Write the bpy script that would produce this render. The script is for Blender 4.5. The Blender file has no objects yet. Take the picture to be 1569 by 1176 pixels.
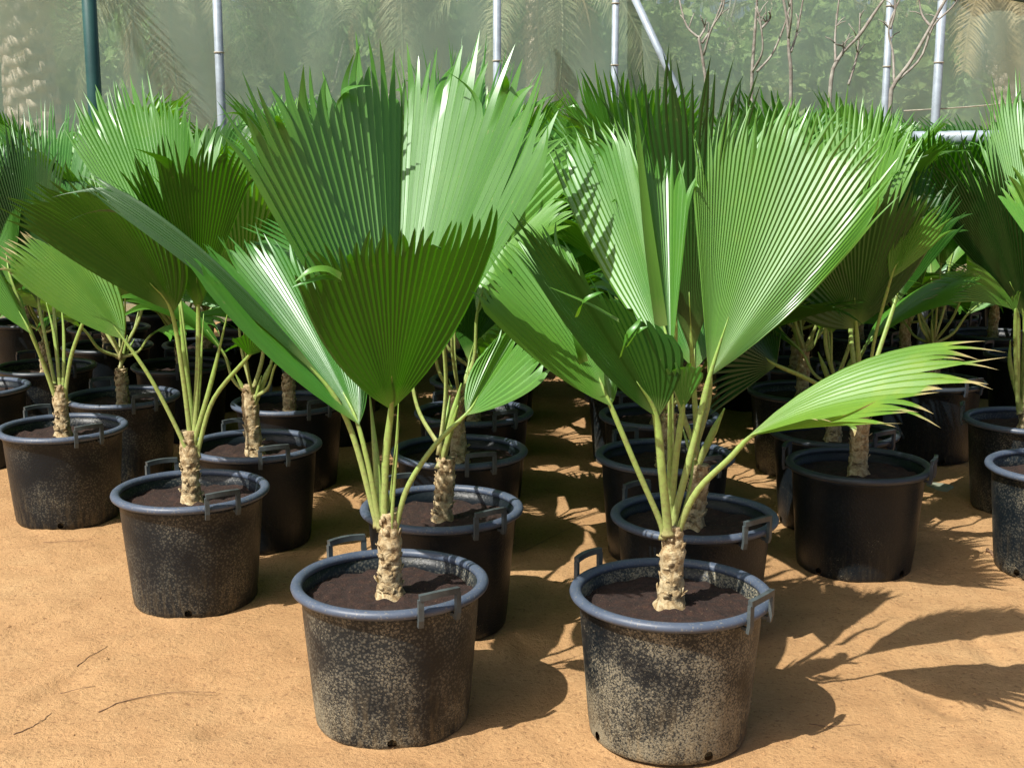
import bpy, math, random
import numpy as np
from mathutils import Vector, Matrix, noise
from math import radians as R, sin, cos, pi

# ---------------------------------------------------------------- camera, world, sun
scene = bpy.context.scene
COL = scene.collection
CAMZ, PITCH, FPX, RIMZ = 1.465, R(10.48), 1920.0, 0.37
cd = bpy.data.cameras.new('camera'); cam = bpy.data.objects.new('camera', cd); COL.objects.link(cam)
cam.location = (0, 0, CAMZ); cam.rotation_euler = (pi/2 - PITCH, 0, 0)
cd.sensor_fit = 'HORIZONTAL'; cd.sensor_width = 36; cd.lens = 36*FPX/1569
cd.clip_start = .05; cd.clip_end = 2000
scene.camera = cam

SUNDIR = Vector((.60, .50, -1.02)).normalized()          # the way the light travels
w = bpy.data.worlds.new('World'); scene.world = w; w.use_nodes = True
nt = w.node_tree
sky = nt.nodes.new('ShaderNodeTexSky'); sky.sky_type = 'NISHITA'; sky.sun_disc = False; sky.dust_density = 4.0; sky.air_density = .8
sky.sun_elevation = math.asin(-SUNDIR.z); sky.sun_rotation = math.atan2(-SUNDIR.x, -SUNDIR.y)
bg = nt.nodes['Background']; bg.inputs[1].default_value = .088
nt.links.new(sky.outputs[0], bg.inputs[0])
sl = bpy.data.lights.new('sun', 'SUN'); sl.energy = 5.0; sl.angle = R(.5); sl.color = (1, .95, .86)
so = bpy.data.objects.new('sun', sl); COL.objects.link(so)
so.rotation_euler = SUNDIR.to_track_quat('-Z', 'Y').to_euler(); so.location = (-6, -5, 10)
scene.view_settings.view_transform = 'Standard'; scene.view_settings.look = 'None'
scene.view_settings.exposure = 0.42; scene.view_settings.gamma = 1
scene.render.resolution_x = 1024; scene.render.resolution_y = 767

# ---------------------------------------------------------------- helpers
def unproj(x, y, Y):
    """point of the place at depth Y seen at photo position x, y"""
    a = PITCH + math.atan((y-588)/FPX)
    z = CAMZ - Y*math.tan(a)
    d = Y*cos(PITCH) + (CAMZ-z)*sin(PITCH)
    return Vector(((x-784.5)/FPX*d, Y, z))
def on_ground(x, y, z=0):
    a = PITCH + math.atan((y-588)/FPX)
    return unproj(x, y, (CAMZ-z)/math.tan(a))

def mesh(name, verts, faces, mat=None, uvs=None, smooth=True, mats=None):
    me = bpy.data.meshes.new(name)
    me.from_pydata([tuple(v) for v in verts], [], faces)
    if uvs is not None:
        ul = me.uv_layers.new(name='UVMap')
        vi = np.zeros(len(me.loops), dtype=np.int32); me.loops.foreach_get('vertex_index', vi)
        ul.data.foreach_set('uv', np.asarray(uvs, dtype=np.float32)[vi].ravel())
    if mat: me.materials.append(mat)
    if smooth: me.polygons.foreach_set('use_smooth', [True]*len(me.polygons))
    me.update()
    return me
def link(name, me, parent=None, loc=None, label=None, cat=None, group=None, kind=None):
    o = bpy.data.objects.new(name, me); COL.objects.link(o)
    if parent: o.parent = parent
    if loc is not None: o.location = loc
    tag(o, label, cat, group, kind)
    return o
def tag(o, label=None, cat=None, group=None, kind=None):
    if label: o['label'] = label
    if cat: o['category'] = cat
    if group: o['group'] = group
    if kind: o['kind'] = kind

class MB:
    def __init__(s): s.v = []; s.f = []; s.uv = []
    def add(s, v, f, uv=None):
        n = len(s.v); s.v += [tuple(p) for p in v]; s.f += [tuple(i+n for i in q) for q in f]
        s.uv += uv if uv else [(0, 0)]*len(v)
    def tube(s, pts, rads, n=8, cap=True, flat=1.0):
        pts = [Vector(p) for p in pts]; rings = []
        up = Vector((.13, .97, .2)).normalized(); L = 0
        for i, p in enumerate(pts):
            t = (pts[min(i+1, len(pts)-1)] - pts[max(i-1, 0)]).normalized()
            if abs(t.dot(up)) > .95: up = Vector((1, .1, .1)).normalized()
            a = t.cross(up).normalized(); b = a.cross(t).normalized()
            rings.append([p + rads[i]*(cos(2*pi*k/n)*a + flat*sin(2*pi*k/n)*b) for k in range(n)])
        v = [q for r in rings for q in r]
        uv = [(k/n, i/max(1, len(pts)-1)) for i in range(len(pts)) for k in range(n)]
        f = [(i*n+k, i*n+(k+1) % n, (i+1)*n+(k+1) % n, (i+1)*n+k) for i in range(len(pts)-1) for k in range(n)]
        if cap: f += [tuple(range(n))[::-1], tuple((len(pts)-1)*n+k for k in range(n))]
        s.add(v, f, uv)
    def box(s, c, sx, sy, sz, M=None):
        v = [Vector((x*sx/2, y*sy/2, z*sz/2)) for x in (-1, 1) for y in (-1, 1) for z in (-1, 1)]
        if M: v = [M @ p for p in v]
        v = [p+Vector(c) for p in v]
        s.add(v, [(0, 1, 3, 2), (4, 6, 7, 5), (0, 4, 5, 1), (2, 3, 7, 6), (0, 2, 6, 4), (1, 5, 7, 3)])
    def me(s, name, mat, smooth=True): return mesh(name, s.v, s.f, mat, s.uv, smooth)

def bez(pts, n):
    """smooth Catmull-Rom curve through pts"""
    P = [Vector(p) for p in pts]; out = []
    if len(P) == 2: return [P[0].lerp(P[1], i/n) for i in range(n+1)]
    Q = [2*P[0]-P[1]] + P + [2*P[-1]-P[-2]]
    for i in range(n+1):
        u = i/n*(len(P)-1); k = min(int(u), len(P)-2); t = u-k
        a, b, c, d = Q[k:k+4]
        out.append(.5*((2*b)+(c-a)*t+(2*a-5*b+4*c-d)*t*t+(3*b-a-3*c+d)*t**3))
    return out

# ---------------------------------------------------------------- materials
def mat(name):
    m = bpy.data.materials.new(name); m.use_nodes = True
    t = m.node_tree; b = t.nodes['Principled BSDF']
    return m, t, b
def N(t, kind, **kw):
    n = t.nodes.new(kind)
    for k, v in kw.items():
        if k.startswith('i_'): n.inputs[k[2:].replace('_', ' ')].default_value = v
        else: setattr(n, k, v)
    return n
def ramp(t, src, stops):
    r = t.nodes.new('ShaderNodeValToRGB'); e = r.color_ramp.elements
    while len(e) < len(stops): e.new(.5)
    for i, (p, c) in enumerate(stops):
        e[i].position = p; e[i].color = (*c, 1) if len(c) == 3 else c
    t.links.new(src, r.inputs[0]); return r.outputs[0]
def g(v): return (v, v, v)
def mixc(t, f, a, b, blend='MIX'):
    n = t.nodes.new('ShaderNodeMix'); n.data_type = 'RGBA'; n.blend_type = blend
    for s, v in ((0, f), (6, a), (7, b)):
        if hasattr(v, 'links'): t.links.new(v, n.inputs[s])
        else: n.inputs[s].default_value = v if s == 0 else (*v[:3], 1)
    return n.outputs[2]
def mth(t, op, a, b=None):
    n = t.nodes.new('ShaderNodeMath'); n.operation = op
    for s, v in ((0, a), (1, b)):
        if v is None: continue
        if hasattr(v, 'links'): t.links.new(v, n.inputs[s])
        else: n.inputs[s].default_value = v
    return n.outputs[0]
def noise_n(t, scale, detail=4, rough=.55, vec=None, dist=0):
    n = N(t, 'ShaderNodeTexNoise'); n.inputs['Scale'].default_value = scale
    n.inputs['Detail'].default_value = detail; n.inputs['Roughness'].default_value = rough
    n.inputs['Distortion'].default_value = dist
    if vec is not None: t.links.new(vec, n.inputs['Vector'])
    return n.outputs['Fac']
def bump(t, b, h, strength=.5, dist=.01):
    n = N(t, 'ShaderNodeBump'); n.inputs['Strength'].default_value = strength; n.inputs['Distance'].default_value = dist
    t.links.new(h, n.inputs['Height']); t.links.new(n.outputs[0], b.inputs['Normal']); return n
def coord(t, which='Object'): return N(t, 'ShaderNodeTexCoord').outputs[which]

def leaf_mat(name, top, trans, rough=.36, tmix=.35, spec=.9, dryat=1.0, tip=(.42, .36, .17)):
    m, t, b = mat(name)
    tc = N(t, 'ShaderNodeTexCoord'); uv = tc.outputs['UV']
    sp = N(t, 'ShaderNodeSeparateXYZ'); t.links.new(uv, sp.inputs[0])
    u, v = sp.outputs[0], sp.outputs[1]
    oi = N(t, 'ShaderNodeObjectInfo')
    rnd = oi.outputs['Random']
    # fine lengthwise veins
    cb = N(t, 'ShaderNodeCombineXYZ'); t.links.new(mth(t, 'MULTIPLY', u, 420), cb.inputs[0]); t.links.new(mth(t, 'MULTIPLY', v, 3), cb.inputs[1]); t.links.new(mth(t, 'MULTIPLY', rnd, 9), cb.inputs[2])
    vein = noise_n(t, 1, 3, .6, cb.outputs[0])
    blotch = noise_n(t, 7, 4, .6, tc.outputs['Object'])
    hsv = N(t, 'ShaderNodeHueSaturation'); hsv.inputs['Color'].default_value = (*top, 1)
    hue = N(t, 'ShaderNodeMapRange'); t.links.new(rnd, hue.inputs[0]); hue.inputs[3].default_value = .485; hue.inputs[4].default_value = .515
    t.links.new(hue.outputs[0], hsv.inputs['Hue'])
    val = N(t, 'ShaderNodeMapRange'); t.links.new(rnd, val.inputs[0]); val.inputs[3].default_value = 1.18; val.inputs[4].default_value = .82
    t.links.new(val.outputs[0], hsv.inputs['Value'])
    c = mixc(t, ramp(t, blotch, [(.35, g(0)), (.75, g(.55))]), hsv.outputs[0], tuple(x*y for x, y in zip(top, (1.75, 1.25, .9))))
    c = mixc(t, ramp(t, vein, [(.40, g(.42)), (.62, g(0))]), c, tuple(x*.5 for x in top))
    n5 = noise_n(t, 3.2, 5, .62, tc.outputs['Object'], .6)
    c = mixc(t, ramp(t, n5, [(.56, g(0)), (.74, g(.55))]), c, tuple(x*y for x, y in zip(top, (2.6, 1.35, .9))))
    # paler rib bases, dry tips, a few dry scratches
    c = mixc(t, ramp(t, v, [(0, g(.8)), (.16, g(0))]), c, (.22, .33, .09))
    tn = noise_n(t, 30, 2, .5, tc.outputs['Object'])
    edge = mth(t, 'ADD', v, mth(t, 'MULTIPLY', tn, .10))
    dry = ramp(t, edge, [(dryat, g(0)), (dryat+.055, g(.8))])
    c = mixc(t, dry, c, tip)
    scr = noise_n(t, 1, 2, .5, cb.outputs[0])
    sc2 = noise_n(t, 60, 2, .5, tc.outputs['Object'])
    c = mixc(t, ramp(t, mth(t, 'MULTIPLY', scr, sc2), [(.42, g(0)), (.47, g(.5))]), c, (.30, .30, .12))
    t.links.new(c, b.inputs['Base Color'])
    rr = N(t, 'ShaderNodeMapRange'); t.links.new(blotch, rr.inputs[0]); rr.inputs[3].default_value = rough-.07; rr.inputs[4].default_value = rough+.1
    t.links.new(rr.outputs[0], b.inputs['Roughness'])
    b.inputs['IOR'].default_value = 1.5; b.inputs['Specular IOR Level'].default_value = spec; b.inputs['Coat Weight'].default_value = .22*spec; b.inputs['Coat Roughness'].default_value = .22; b.inputs['Specular Tint'].default_value = (.86, 1, .95, 1)
    bump(t, b, mth(t, 'ADD', mth(t, 'MULTIPLY', vein, 1), mth(t, 'MULTIPLY', sc2, .6)), .22, .001)
    tr = N(t, 'ShaderNodeBsdfTranslucent'); tcx = mixc(t, dry, trans, (.3, .2, .08)); t.links.new(tcx, tr.inputs[0])
    mx = N(t, 'ShaderNodeMixShader'); mx.inputs[0].default_value = tmix
    t.links.new(b.outputs[0], mx.inputs[1]); t.links.new(tr.outputs[0], mx.inputs[2])
    t.links.new(mx.outputs[0], t.nodes['Material Output'].inputs[0])
    return m
M = {}
M['leaf'] = leaf_mat('fan_leaf', (.062, .235, .026), (.12, .36, .003), .38, .27)
M['leaf_fresh'] = leaf_mat('fan_leaf_fresh', (.098, .305, .036), (.16, .40, .006), .41, .30)
M['leaf_ragged'] = leaf_mat('fan_leaf_dry_tipped', (.13, .31, .035), (.18, .40, .008), .45, .30, .7, .93, (.55, .42, .22))
M['leaf_dark'] = leaf_mat('fan_leaf_shaded', (.018, .078, .010), (.03, .12, .003), .42, .18, .6)  # leaf green darkened to stand for fans lying in shade
M['leaf_under'] = leaf_mat('fan_leaf_underside_shaded', (.026, .098, .006), (.065, .26, .002), .5, .28, .35)  # leaves seen from below, their shade painted into the darker green

m, t, b = mat('petiole'); M['petiole'] = m
oc = coord(t, 'UV'); sp = N(t, 'ShaderNodeSeparateXYZ'); t.links.new(oc, sp.inputs[0])
fleck = noise_n(t, 90, 3, .6, coord(t))
c = ramp(t, sp.outputs[1], [(0, (.36, .33, .15)), (.2, (.33, .41, .13)), (1, (.21, .38, .06))])
c = mixc(t, ramp(t, fleck, [(.45, g(0)), (.75, g(.7))]), c, (.20, .17, .08))
t.links.new(c, b.inputs['Base Color']); b.inputs['Roughness'].default_value = .42; bump(t, b, fleck, .2, .002)

m, t, b = mat('trunk_fibre'); M['trunk'] = m
oc = coord(t); mp = N(t, 'ShaderNodeMapping'); mp.inputs['Scale'].default_value = (1.6, 1.6, 1.5); t.links.new(oc, mp.inputs[0])
n1 = noise_n(t, 26, 6, .65, mp.outputs[0], .8); n2 = noise_n(t, 110, 3, .6, oc)
c = ramp(t, n1, [(.30, (.10, .06, .03)), (.42, (.33, .23, .11)), (.55, (.50, .40, .23)), (.75, (.62, .54, .36))])
c = mixc(t, ramp(t, n2, [(.5, g(0)), (.7, g(.6))]), c, (.15, .10, .05))
t.links.new(c, b.inputs['Base Color']); b.inputs['Roughness'].default_value = .85
bump(t, b, mth(t, 'ADD', n1, mth(t, 'MULTIPLY', n2, .4)), .9, .008)

def pot_mat(name, dust, seed):
    m, t, b = mat(name)
    oc = coord(t); oi = N(t, 'ShaderNodeObjectInfo')
    va = N(t, 'ShaderNodeVectorMath'); va.operation = 'ADD'; t.links.new(oc, va.inputs[0])
    cm = N(t, 'ShaderNodeCombineXYZ'); t.links.new(mth(t, 'MULTIPLY', oi.outputs['Random'], 20), cm.inputs[0]); cm.inputs[1].default_value = seed
    t.links.new(cm.outputs[0], va.inputs[1]); vec = va.outputs[0]
    sp = N(t, 'ShaderNodeSeparateXYZ'); t.links.new(oc, sp.inputs[0]); z = sp.outputs[2]
    spat = noise_n(t, 230, 4, .66, vec, .5)
    sv = N(t, 'ShaderNodeTexVoronoi'); sv.inputs['Scale'].default_value = 115; t.links.new(vec, sv.inputs['Vector'])
    drops = ramp(t, sv.outputs['Distance'], [(.30, g(1)), (.5, g(0))])
    big = noise_n(t, 6, 3, .55, vec)
    zz = ramp(t, z, [(.0, g(.05)), (.07, g(.02)), (.22, g(.0))])
    d = mth(t, 'ADD', mth(t, 'ADD', mth(t, 'MULTIPLY', spat, .62), mth(t, 'MULTIPLY', big, .38)), zz)
    thr = .645 - .085*dust
    mask = ramp(t, d, [(thr, g(0)), (thr+.05, g(1))])
    film = ramp(t, big, [(.38, g(.0)), (.72, g(.02+.20*dust))])
    c = mixc(t, film, (.005, .009, .013), (.10, .115, .115))
    c = mixc(t, mth(t, 'MULTIPLY', mth(t, 'MULTIPLY', drops, ramp(t, big, [(.35, g(0)), (.6, g(1))])), .42*dust), c, (.26, .245, .19))
    c = mixc(t, mth(t, 'MULTIPLY', mask, .62), c, (.34, .30, .20))
    st = N(t, 'ShaderNodeMapping'); st.inputs['Scale'].default_value = (1, 1, .18); t.links.new(vec, st.inputs[0])
    stn = noise_n(t, 60, 3, .6, st.outputs[0])
    low = ramp(t, z, [(0, g(1)), (.10, g(.45)), (.2, g(0))])
    c = mixc(t, mth(t, 'MULTIPLY', low, ramp(t, stn, [(.48, g(0)), (.68, g(.06+.22*dust))])), c, (.34, .26, .14))
    t.links.new(c, b.inputs['Base Color'])
    t.links.new(ramp(t, mask, [(0, g(.40)), (1, g(.9))]), b.inputs['Roughness']); b.inputs['Specular IOR Level'].default_value = .32
    bump(t, b, mth(t, 'ADD', mth(t, 'ADD', mask, mth(t, 'MULTIPLY', drops, .5)), mth(t, 'MULTIPLY', spat, .5)), .35, .002)
    return m
M['pot_dusty'] = pot_mat('pot_plastic_dusty', 1.0, 3)
M['pot_heavy'] = pot_mat('pot_plastic_mud', 1.45, 5)
M['pot_mid'] = pot_mat('pot_plastic_some_dust', .55, 7)
M['pot_clean'] = pot_mat('pot_plastic_clean', .04, 1)

m, t, b = mat('rim_plastic'); M['rim'] = m
oc = coord(t); n1 = noise_n(t, 22, 4, .6, oc); n2 = noise_n(t, 160, 2, .5, oc)
c = mixc(t, n1, (.050, .068, .105), (.085, .112, .165)); c = mixc(t, ramp(t, n2, [(.6, g(0)), (.7, g(.6))]), c, (.22, .21, .18))
t.links.new(c, b.inputs['Base Color']); t.links.new(ramp(t, n1, [(.3, g(.36)), (.7, g(.55))]), b.inputs['Roughness'])
m, t, b = mat('rim_plastic_far'); M['rim_far'] = m
n1 = noise_n(t, 22, 4, .6, coord(t)); c = mixc(t, n1, (.02, .026, .034), (.05, .062, .08))
t.links.new(c, b.inputs['Base Color']); b.inputs['Roughness'].default_value = .4

m, t, b = mat('potting_soil'); M['soil'] = m
oc = coord(t); n1 = noise_n(t, 45, 6, .7, oc); n2 = noise_n(t, 190, 3, .6, oc)
c = ramp(t, n1, [(.3, (.010, .005, .004)), (.55, (.032, .014, .009)), (.78, (.075, .034, .019))])
c = mixc(t, ramp(t, n2, [(.66, g(0)), (.72, g(.8))]), c, (.26, .18, .10))
t.links.new(c, b.inputs['Base Color']); b.inputs['Roughness'].default_value = .95
bump(t, b, mth(t, 'ADD', n1, mth(t, 'MULTIPLY', n2, .5)), 1, .012)

m, t, b = mat('sand'); M['sand'] = m
oc = coord(t); n0 = noise_n(t, .9, 4, .6, oc); n1 = noise_n(t, 9, 6, .65, oc, .4); n2 = noise_n(t, 70, 4, .65, oc); n3 = noise_n(t, 260, 2, .5, oc)
c = ramp(t, n0, [(.3, (.37, .215, .098)), (.5, (.43, .26, .122)), (.7, (.48, .305, .15))])
c = mixc(t, ramp(t, n1, [(.35, g(.42)), (.62, g(0))]), c, (.33, .18, .080))
c = mixc(t, ramp(t, n2, [(.32, g(.8)), (.44, g(0))]), c, (.20, .11, .055))
c = mixc(t, ramp(t, n2, [(.60, g(0)), (.75, g(.5))]), c, (.60, .42, .23))
vo = N(t, 'ShaderNodeTexVoronoi'); vo.inputs['Scale'].default_value = 55; t.links.new(oc, vo.inputs['Vector'])
c = mixc(t, ramp(t, vo.outputs['Distance'], [(.07, g(.55)), (.13, g(0))]), c, (.15, .085, .045))
c = mixc(t, ramp(t, n3, [(.35, g(.3)), (.5, g(0))]), c, (.24, .14, .07))
t.links.new(c, b.inputs['Base Color']); b.inputs['Roughness'].default_value = .95
b.inputs['Specular IOR Level'].default_value = .2
bump(t, b, mth(t, 'ADD', mth(t, 'MULTIPLY', n1, .8), mth(t, 'ADD', mth(t, 'MULTIPLY', n2, .45), mth(t, 'MULTIPLY', n3, .15))), .8, .018)

def simple(name, col, rough=.6, col2=None, sc=20, metal=0, bmp=0):
    m, t, b = mat(name); n1 = noise_n(t, sc, 5, .6, coord(t))
    col2 = col2 or tuple(x*.6 for x in col)
    t.links.new(mixc(t, ramp(t, n1, [(.35, g(0)), (.68, g(1))]), col, col2), b.inputs['Base Color'])
    b.inputs['Roughness'].default_value = rough; b.inputs['Metallic'].default_value = metal
    if bmp: bump(t, b, n1, .6, bmp)
    M[name] = m; return m
simple('galvanised', (.36, .43, .50), .5, (.26, .31, .36), 12, .15)
simple('green_post', (.012, .060, .060), .5, (.022, .09, .085), 5)
simple('rope', (.45, .42, .34), .9)
simple('twig', (.24, .14, .08), .9, (.12, .07, .04), 60)
simple('pale_bark', (.36, .34, .30), .8, (.17, .14, .12), 14, 0, .01)
simple('stone_flake', (.26, .29, .22), .8, (.18, .2, .15), 30)
simple('date_trunk', (.80, .70, .56), .9, (.45, .36, .27), 9, 0, .03)
simple('label_cloth', (.30, .36, .36), .8)

def soft_leaf(name, a, bcol, tm=.3):
    m, t, b = mat(name); n1 = noise_n(t, 1.6, 4, .6, coord(t)); n2 = noise_n(t, 40, 2, .6, coord(t))
    c = mixc(t, ramp(t, n1, [(.35, g(0)), (.65, g(1))]), a, bcol); c = mixc(t, ramp(t, n2, [(.4, g(.5)), (.6, g(0))]), c, tuple(x*.5 for x in a))
    t.links.new(c, b.inputs['Base Color']); b.inputs['Roughness'].default_value = .55
    tr = N(t, 'ShaderNodeBsdfTranslucent'); t.links.new(c, tr.inputs[0])
    mx = N(t, 'ShaderNodeMixShader'); mx.inputs[0].default_value = tm
    t.links.new(b.outputs[0], mx.inputs[1]); t.links.new(tr.outputs[0], mx.inputs[2]); t.links.new(mx.outputs[0], t.nodes['Material Output'].inputs[0])
    M[name] = m
soft_leaf('date_frond', (.27, .36, .16), (.48, .47, .27))
soft_leaf('dry_frond', (.62, .52, .28), (.48, .38, .20))
soft_leaf('shrub_leaf', (.18, .34, .09), (.42, .55, .20))
soft_leaf('shrub_leaf_dark', (.12, .26, .09), (.30, .42, .15))

m, t, b = mat('shade_net'); M['net'] = m
oc = coord(t); n1 = noise_n(t, 1.2, 4, .6, oc); n2 = noise_n(t, 700, 1, .5, oc)
c = mixc(t, n1, (.40, .58, .48), (.47, .65, .55)); t.links.new(c, b.inputs['Base Color']); b.inputs['Roughness'].default_value = .7
tr = N(t, 'ShaderNodeBsdfTranslucent'); tr.inputs[0].default_value = (.38, .58, .46, 1)
ms = N(t, 'ShaderNodeMixShader'); ms.inputs[0].default_value = .4; t.links.new(b.outputs[0], ms.inputs[1]); t.links.new(tr.outputs[0], ms.inputs[2])
tp = N(t, 'ShaderNodeBsdfTransparent'); mx = N(t, 'ShaderNodeMixShader')
t.links.new(ramp(t, mth(t, 'ADD', mth(t, 'MULTIPLY', n1, .5), mth(t, 'MULTIPLY', n2, .5)), [(.35, g(.50)), (.65, g(.66))]), mx.inputs[0])
t.links.new(tp.outputs[0], mx.inputs[1]); t.links.new(ms.outputs[0], mx.inputs[2]); t.links.new(mx.outputs[0], t.nodes['Material Output'].inputs[0])

# ---------------------------------------------------------------- ground
def axis(lo, hi, step, far):
    a = list(np.arange(lo, hi, step)); s = step; x = a[-1]
    while x < far: s *= 1.3; x += s; a.append(x)
    s = step; x = lo; pre = []
    while x > -far: s *= 1.3; x -= s; pre.append(x)
    return pre[::-1]+a
PRINTS = [(-1.05, 2.75, .5), (-.72, 3.05, .7), (-1.25, 3.3, .4), (-.88, 2.52, .9), (-1.5, 3.75, .5), (1.15, 3.2, -.3), (1.42, 3.55, -.2), (.98, 2.82, -.5), (1.7, 3.9, .2), (.05, 3.55, .1), (.12, 4.1, .2), (-1.4, 2.9, 1.2), (1.3, 2.75, 1.0), (.1, 4.9, .3)]
def ground_z(x, y):
    f = max(0, 1-max(0, y-7)/3)
    z = .015*noise.noise(Vector((x*2.3, y*2.3, 0))) + .008*noise.noise(Vector((x*9, y*9, 4)))
    if y < 6: z += .005*noise.noise(Vector((x*26, y*26, 8)))
    if y < 5.2:
        for px_, py_, an in PRINTS:
            dx, dy = x-px_, y-py_
            if dx*dx+dy*dy < .05:
                u = (dx*sin(an)+dy*cos(an))/.125; v = (dx*cos(an)-dy*sin(an))/.048; d2 = u*u+v*v
                z += -.013*math.exp(-d2**2)+.004*math.exp(-(d2-1.6)**2*3)
    return z*f
gx = axis(-2.6, 3.2, .024, 400); gy = axis(1.9, 6.2, .024, 400)
gv = [(x, y, ground_z(x, y)) for y in gy for x in gx]; nx = len(gx)
gf = [(j*nx+i, j*nx+i+1, (j+1)*nx+i+1, (j+1)*nx+i) for j in range(len(gy)-1) for i in range(nx-1)]
link('ground', mesh('ground', gv, gf, M['sand']), kind='structure', label='orange-brown sandy ground of the nursery yard')
rng = random.Random(5)
mb = MB()
for i in range(5200):
    x = rng.uniform(-2.3, 2.8); y = 2.2+4.2*rng.random()**1.5; s = .0016+.006*rng.random()**5
    z = ground_z(x, y); pts = [(1, 0, 0), (-1, 0, 0), (0, 1, 0), (0, -1, 0), (0, 0, 1), (0, 0, -.6)]
    v = [(x+s*p[0]*rng.uniform(.6, 1.4), y+s*p[1]*rng.uniform(.6, 1.4), z+s*p[2]*rng.uniform(.4, .9)) for p in pts]
    mb.add(v, [(0, 2, 4), (2, 1, 4), (1, 3, 4), (3, 0, 4), (2, 0, 5), (1, 2, 5), (3, 1, 5), (0, 3, 5)])
link('sand_crumbs', mb.me('sand_crumbs', M['sand'], False), kind='stuff', label='small crumbs of sand and grit scattered over the yard')

# ---------------------------------------------------------------- netting fence, posts, background
def fence_pt(u):   # u 0..1 over the width of the photo
    return Vector((-4.2+9.6*u, 10.4+3.1*u, 0))
def net_top(u): return 3.55-.55*min(max(u, 0), 1.4)**1.6+.02*sin(u*23)
nv, nf, nu = [], [], []; NX, NZ = 190, 26
for i in range(NX+1):
    u = -.5+2.0*i/NX; p = fence_pt(u); fn = Vector((3.1, -9.6, 0)).normalized()
    for j in range(NZ+1):
        z = net_top(u)*j/NZ
        off = .035*noise.noise(Vector((u*22, z*.7, 0)))+.02*noise.noise(Vector((u*60+z*3, z*1.5, 5)))
        q = p+fn*off; nv.append((q.x, q.y, z)); nu.append((u, j/NZ))
nf = [(i*(NZ+1)+j, (i+1)*(NZ+1)+j, (i+1)*(NZ+1)+j+1, i*(NZ+1)+j+1) for i in range(NX) for j in range(NZ)]
net = link('shade_netting', mesh('shade_netting', nv, nf, M['net'], nu), label='grey-green see-through shade netting stretched behind all the potted palms', cat='netting')
mb = MB(); mb.tube([fence_pt(-.5+2*i/60)+Vector((0, -.02, net_top(-.5+2*i/60)+.005)) for i in range(61)], [.024]*61, 8)
link('edge_rope', mb.me('edge_rope', M['green_post']), net)

def post(x, Yoff, rad, top, matn, label, x2=None, group='steel posts along the netting'):
    u = (x)/1569; p = fence_pt(u)
    Y = p.y+Yoff; a = unproj(x, 233, Y); bse = Vector((a.x, Y, -.05)); tp = Vector((a.x+(x2 or 0), Y, top))
    mb = MB(); mb.tube([bse, bse.lerp(tp, .5), tp], [rad]*3, 16)
    mb.tube([tp+Vector((0, 0, -.002)), tp+Vector((0, 0, .012))], [rad*1.12]*2, 16)
    o = link('steel_post', mb.me('steel_post', M[matn]), label=label, cat='post', group=group)
    if matn == 'galvanised':     # wire clips that hold the netting
        c = MB()
        for z in (.9, 1.6, 2.25, 2.8): c.tube([(a.x, Y, z), (a.x, Y, z+.012)], [rad+.006]*2, 12)
        link('clip', c.me('clip', M['rope']), o)
    return o
post(150, -1.6, .050, 3.6, 'green_post', 'thick dark green post in front of the netting, near the rough palm trunk')
post(342, -.6, .036, 3.4, 'galvanised', 'light grey steel post to the right of the dark green post')
post(762, -.5, .036, 3.3, 'galvanised', 'light grey steel post rising above the front left palm')
post(940, -.3, .032, 3.3, 'galvanised', 'thin grey steel post beside the leaning brace')
post(1352, -.9, .034, 3.2, 'galvanised', 'grey steel post behind the bare forked saplings, left of the pair')
post(1430, -1.6, .040, 3.2, 'galvanised', 'grey steel post at the right, nearest the rope line')
p0 = unproj(968, -12, 11.3); p1 = unproj(1062, 190, 11.0); mb = MB(); mb.tube([p0, p0.lerp(p1, .5), p1+(p1-p0)*.9], [.032]*3, 14); mb.tube([p0, p0+Vector((0, 0, .03))], [.04]*2, 12)
link('steel_brace', mb.me('steel_brace', M['galvanised']), label='slanting grey steel brace leaning down to the right from the fence top', cat='brace')
p0 = unproj(1400, 212, 7.7); p1 = unproj(1640, 209, 7.7); mb = MB(); mb.tube([p0, p1], [.042]*2, 16)
for q in (p0, p1): mb.tube([q+Vector((.12 if q is p0 else -.12, 0, .0)), Vector((q.x+(.12 if q is p0 else -.12), q.y, -.03))], [.03]*2, 12)
link('pipe_rail', mb.me('pipe_rail', M['galvanised']), label='short horizontal steel pipe rail behind the right hand palms', cat='rail')
p0 = unproj(1385, 170, 11.6); p1 = unproj(1640, 146, 11.9); mb = MB(); mb.tube([p0.lerp(p1, i/8)-Vector((0, 0, .02*sin(pi*i/8))) for i in range(9)], [.006]*9, 6)
link('guy_rope', mb.me('guy_rope', M['rope']), label='thin pale rope strung in front of the netting at the right', cat='rope')

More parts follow.
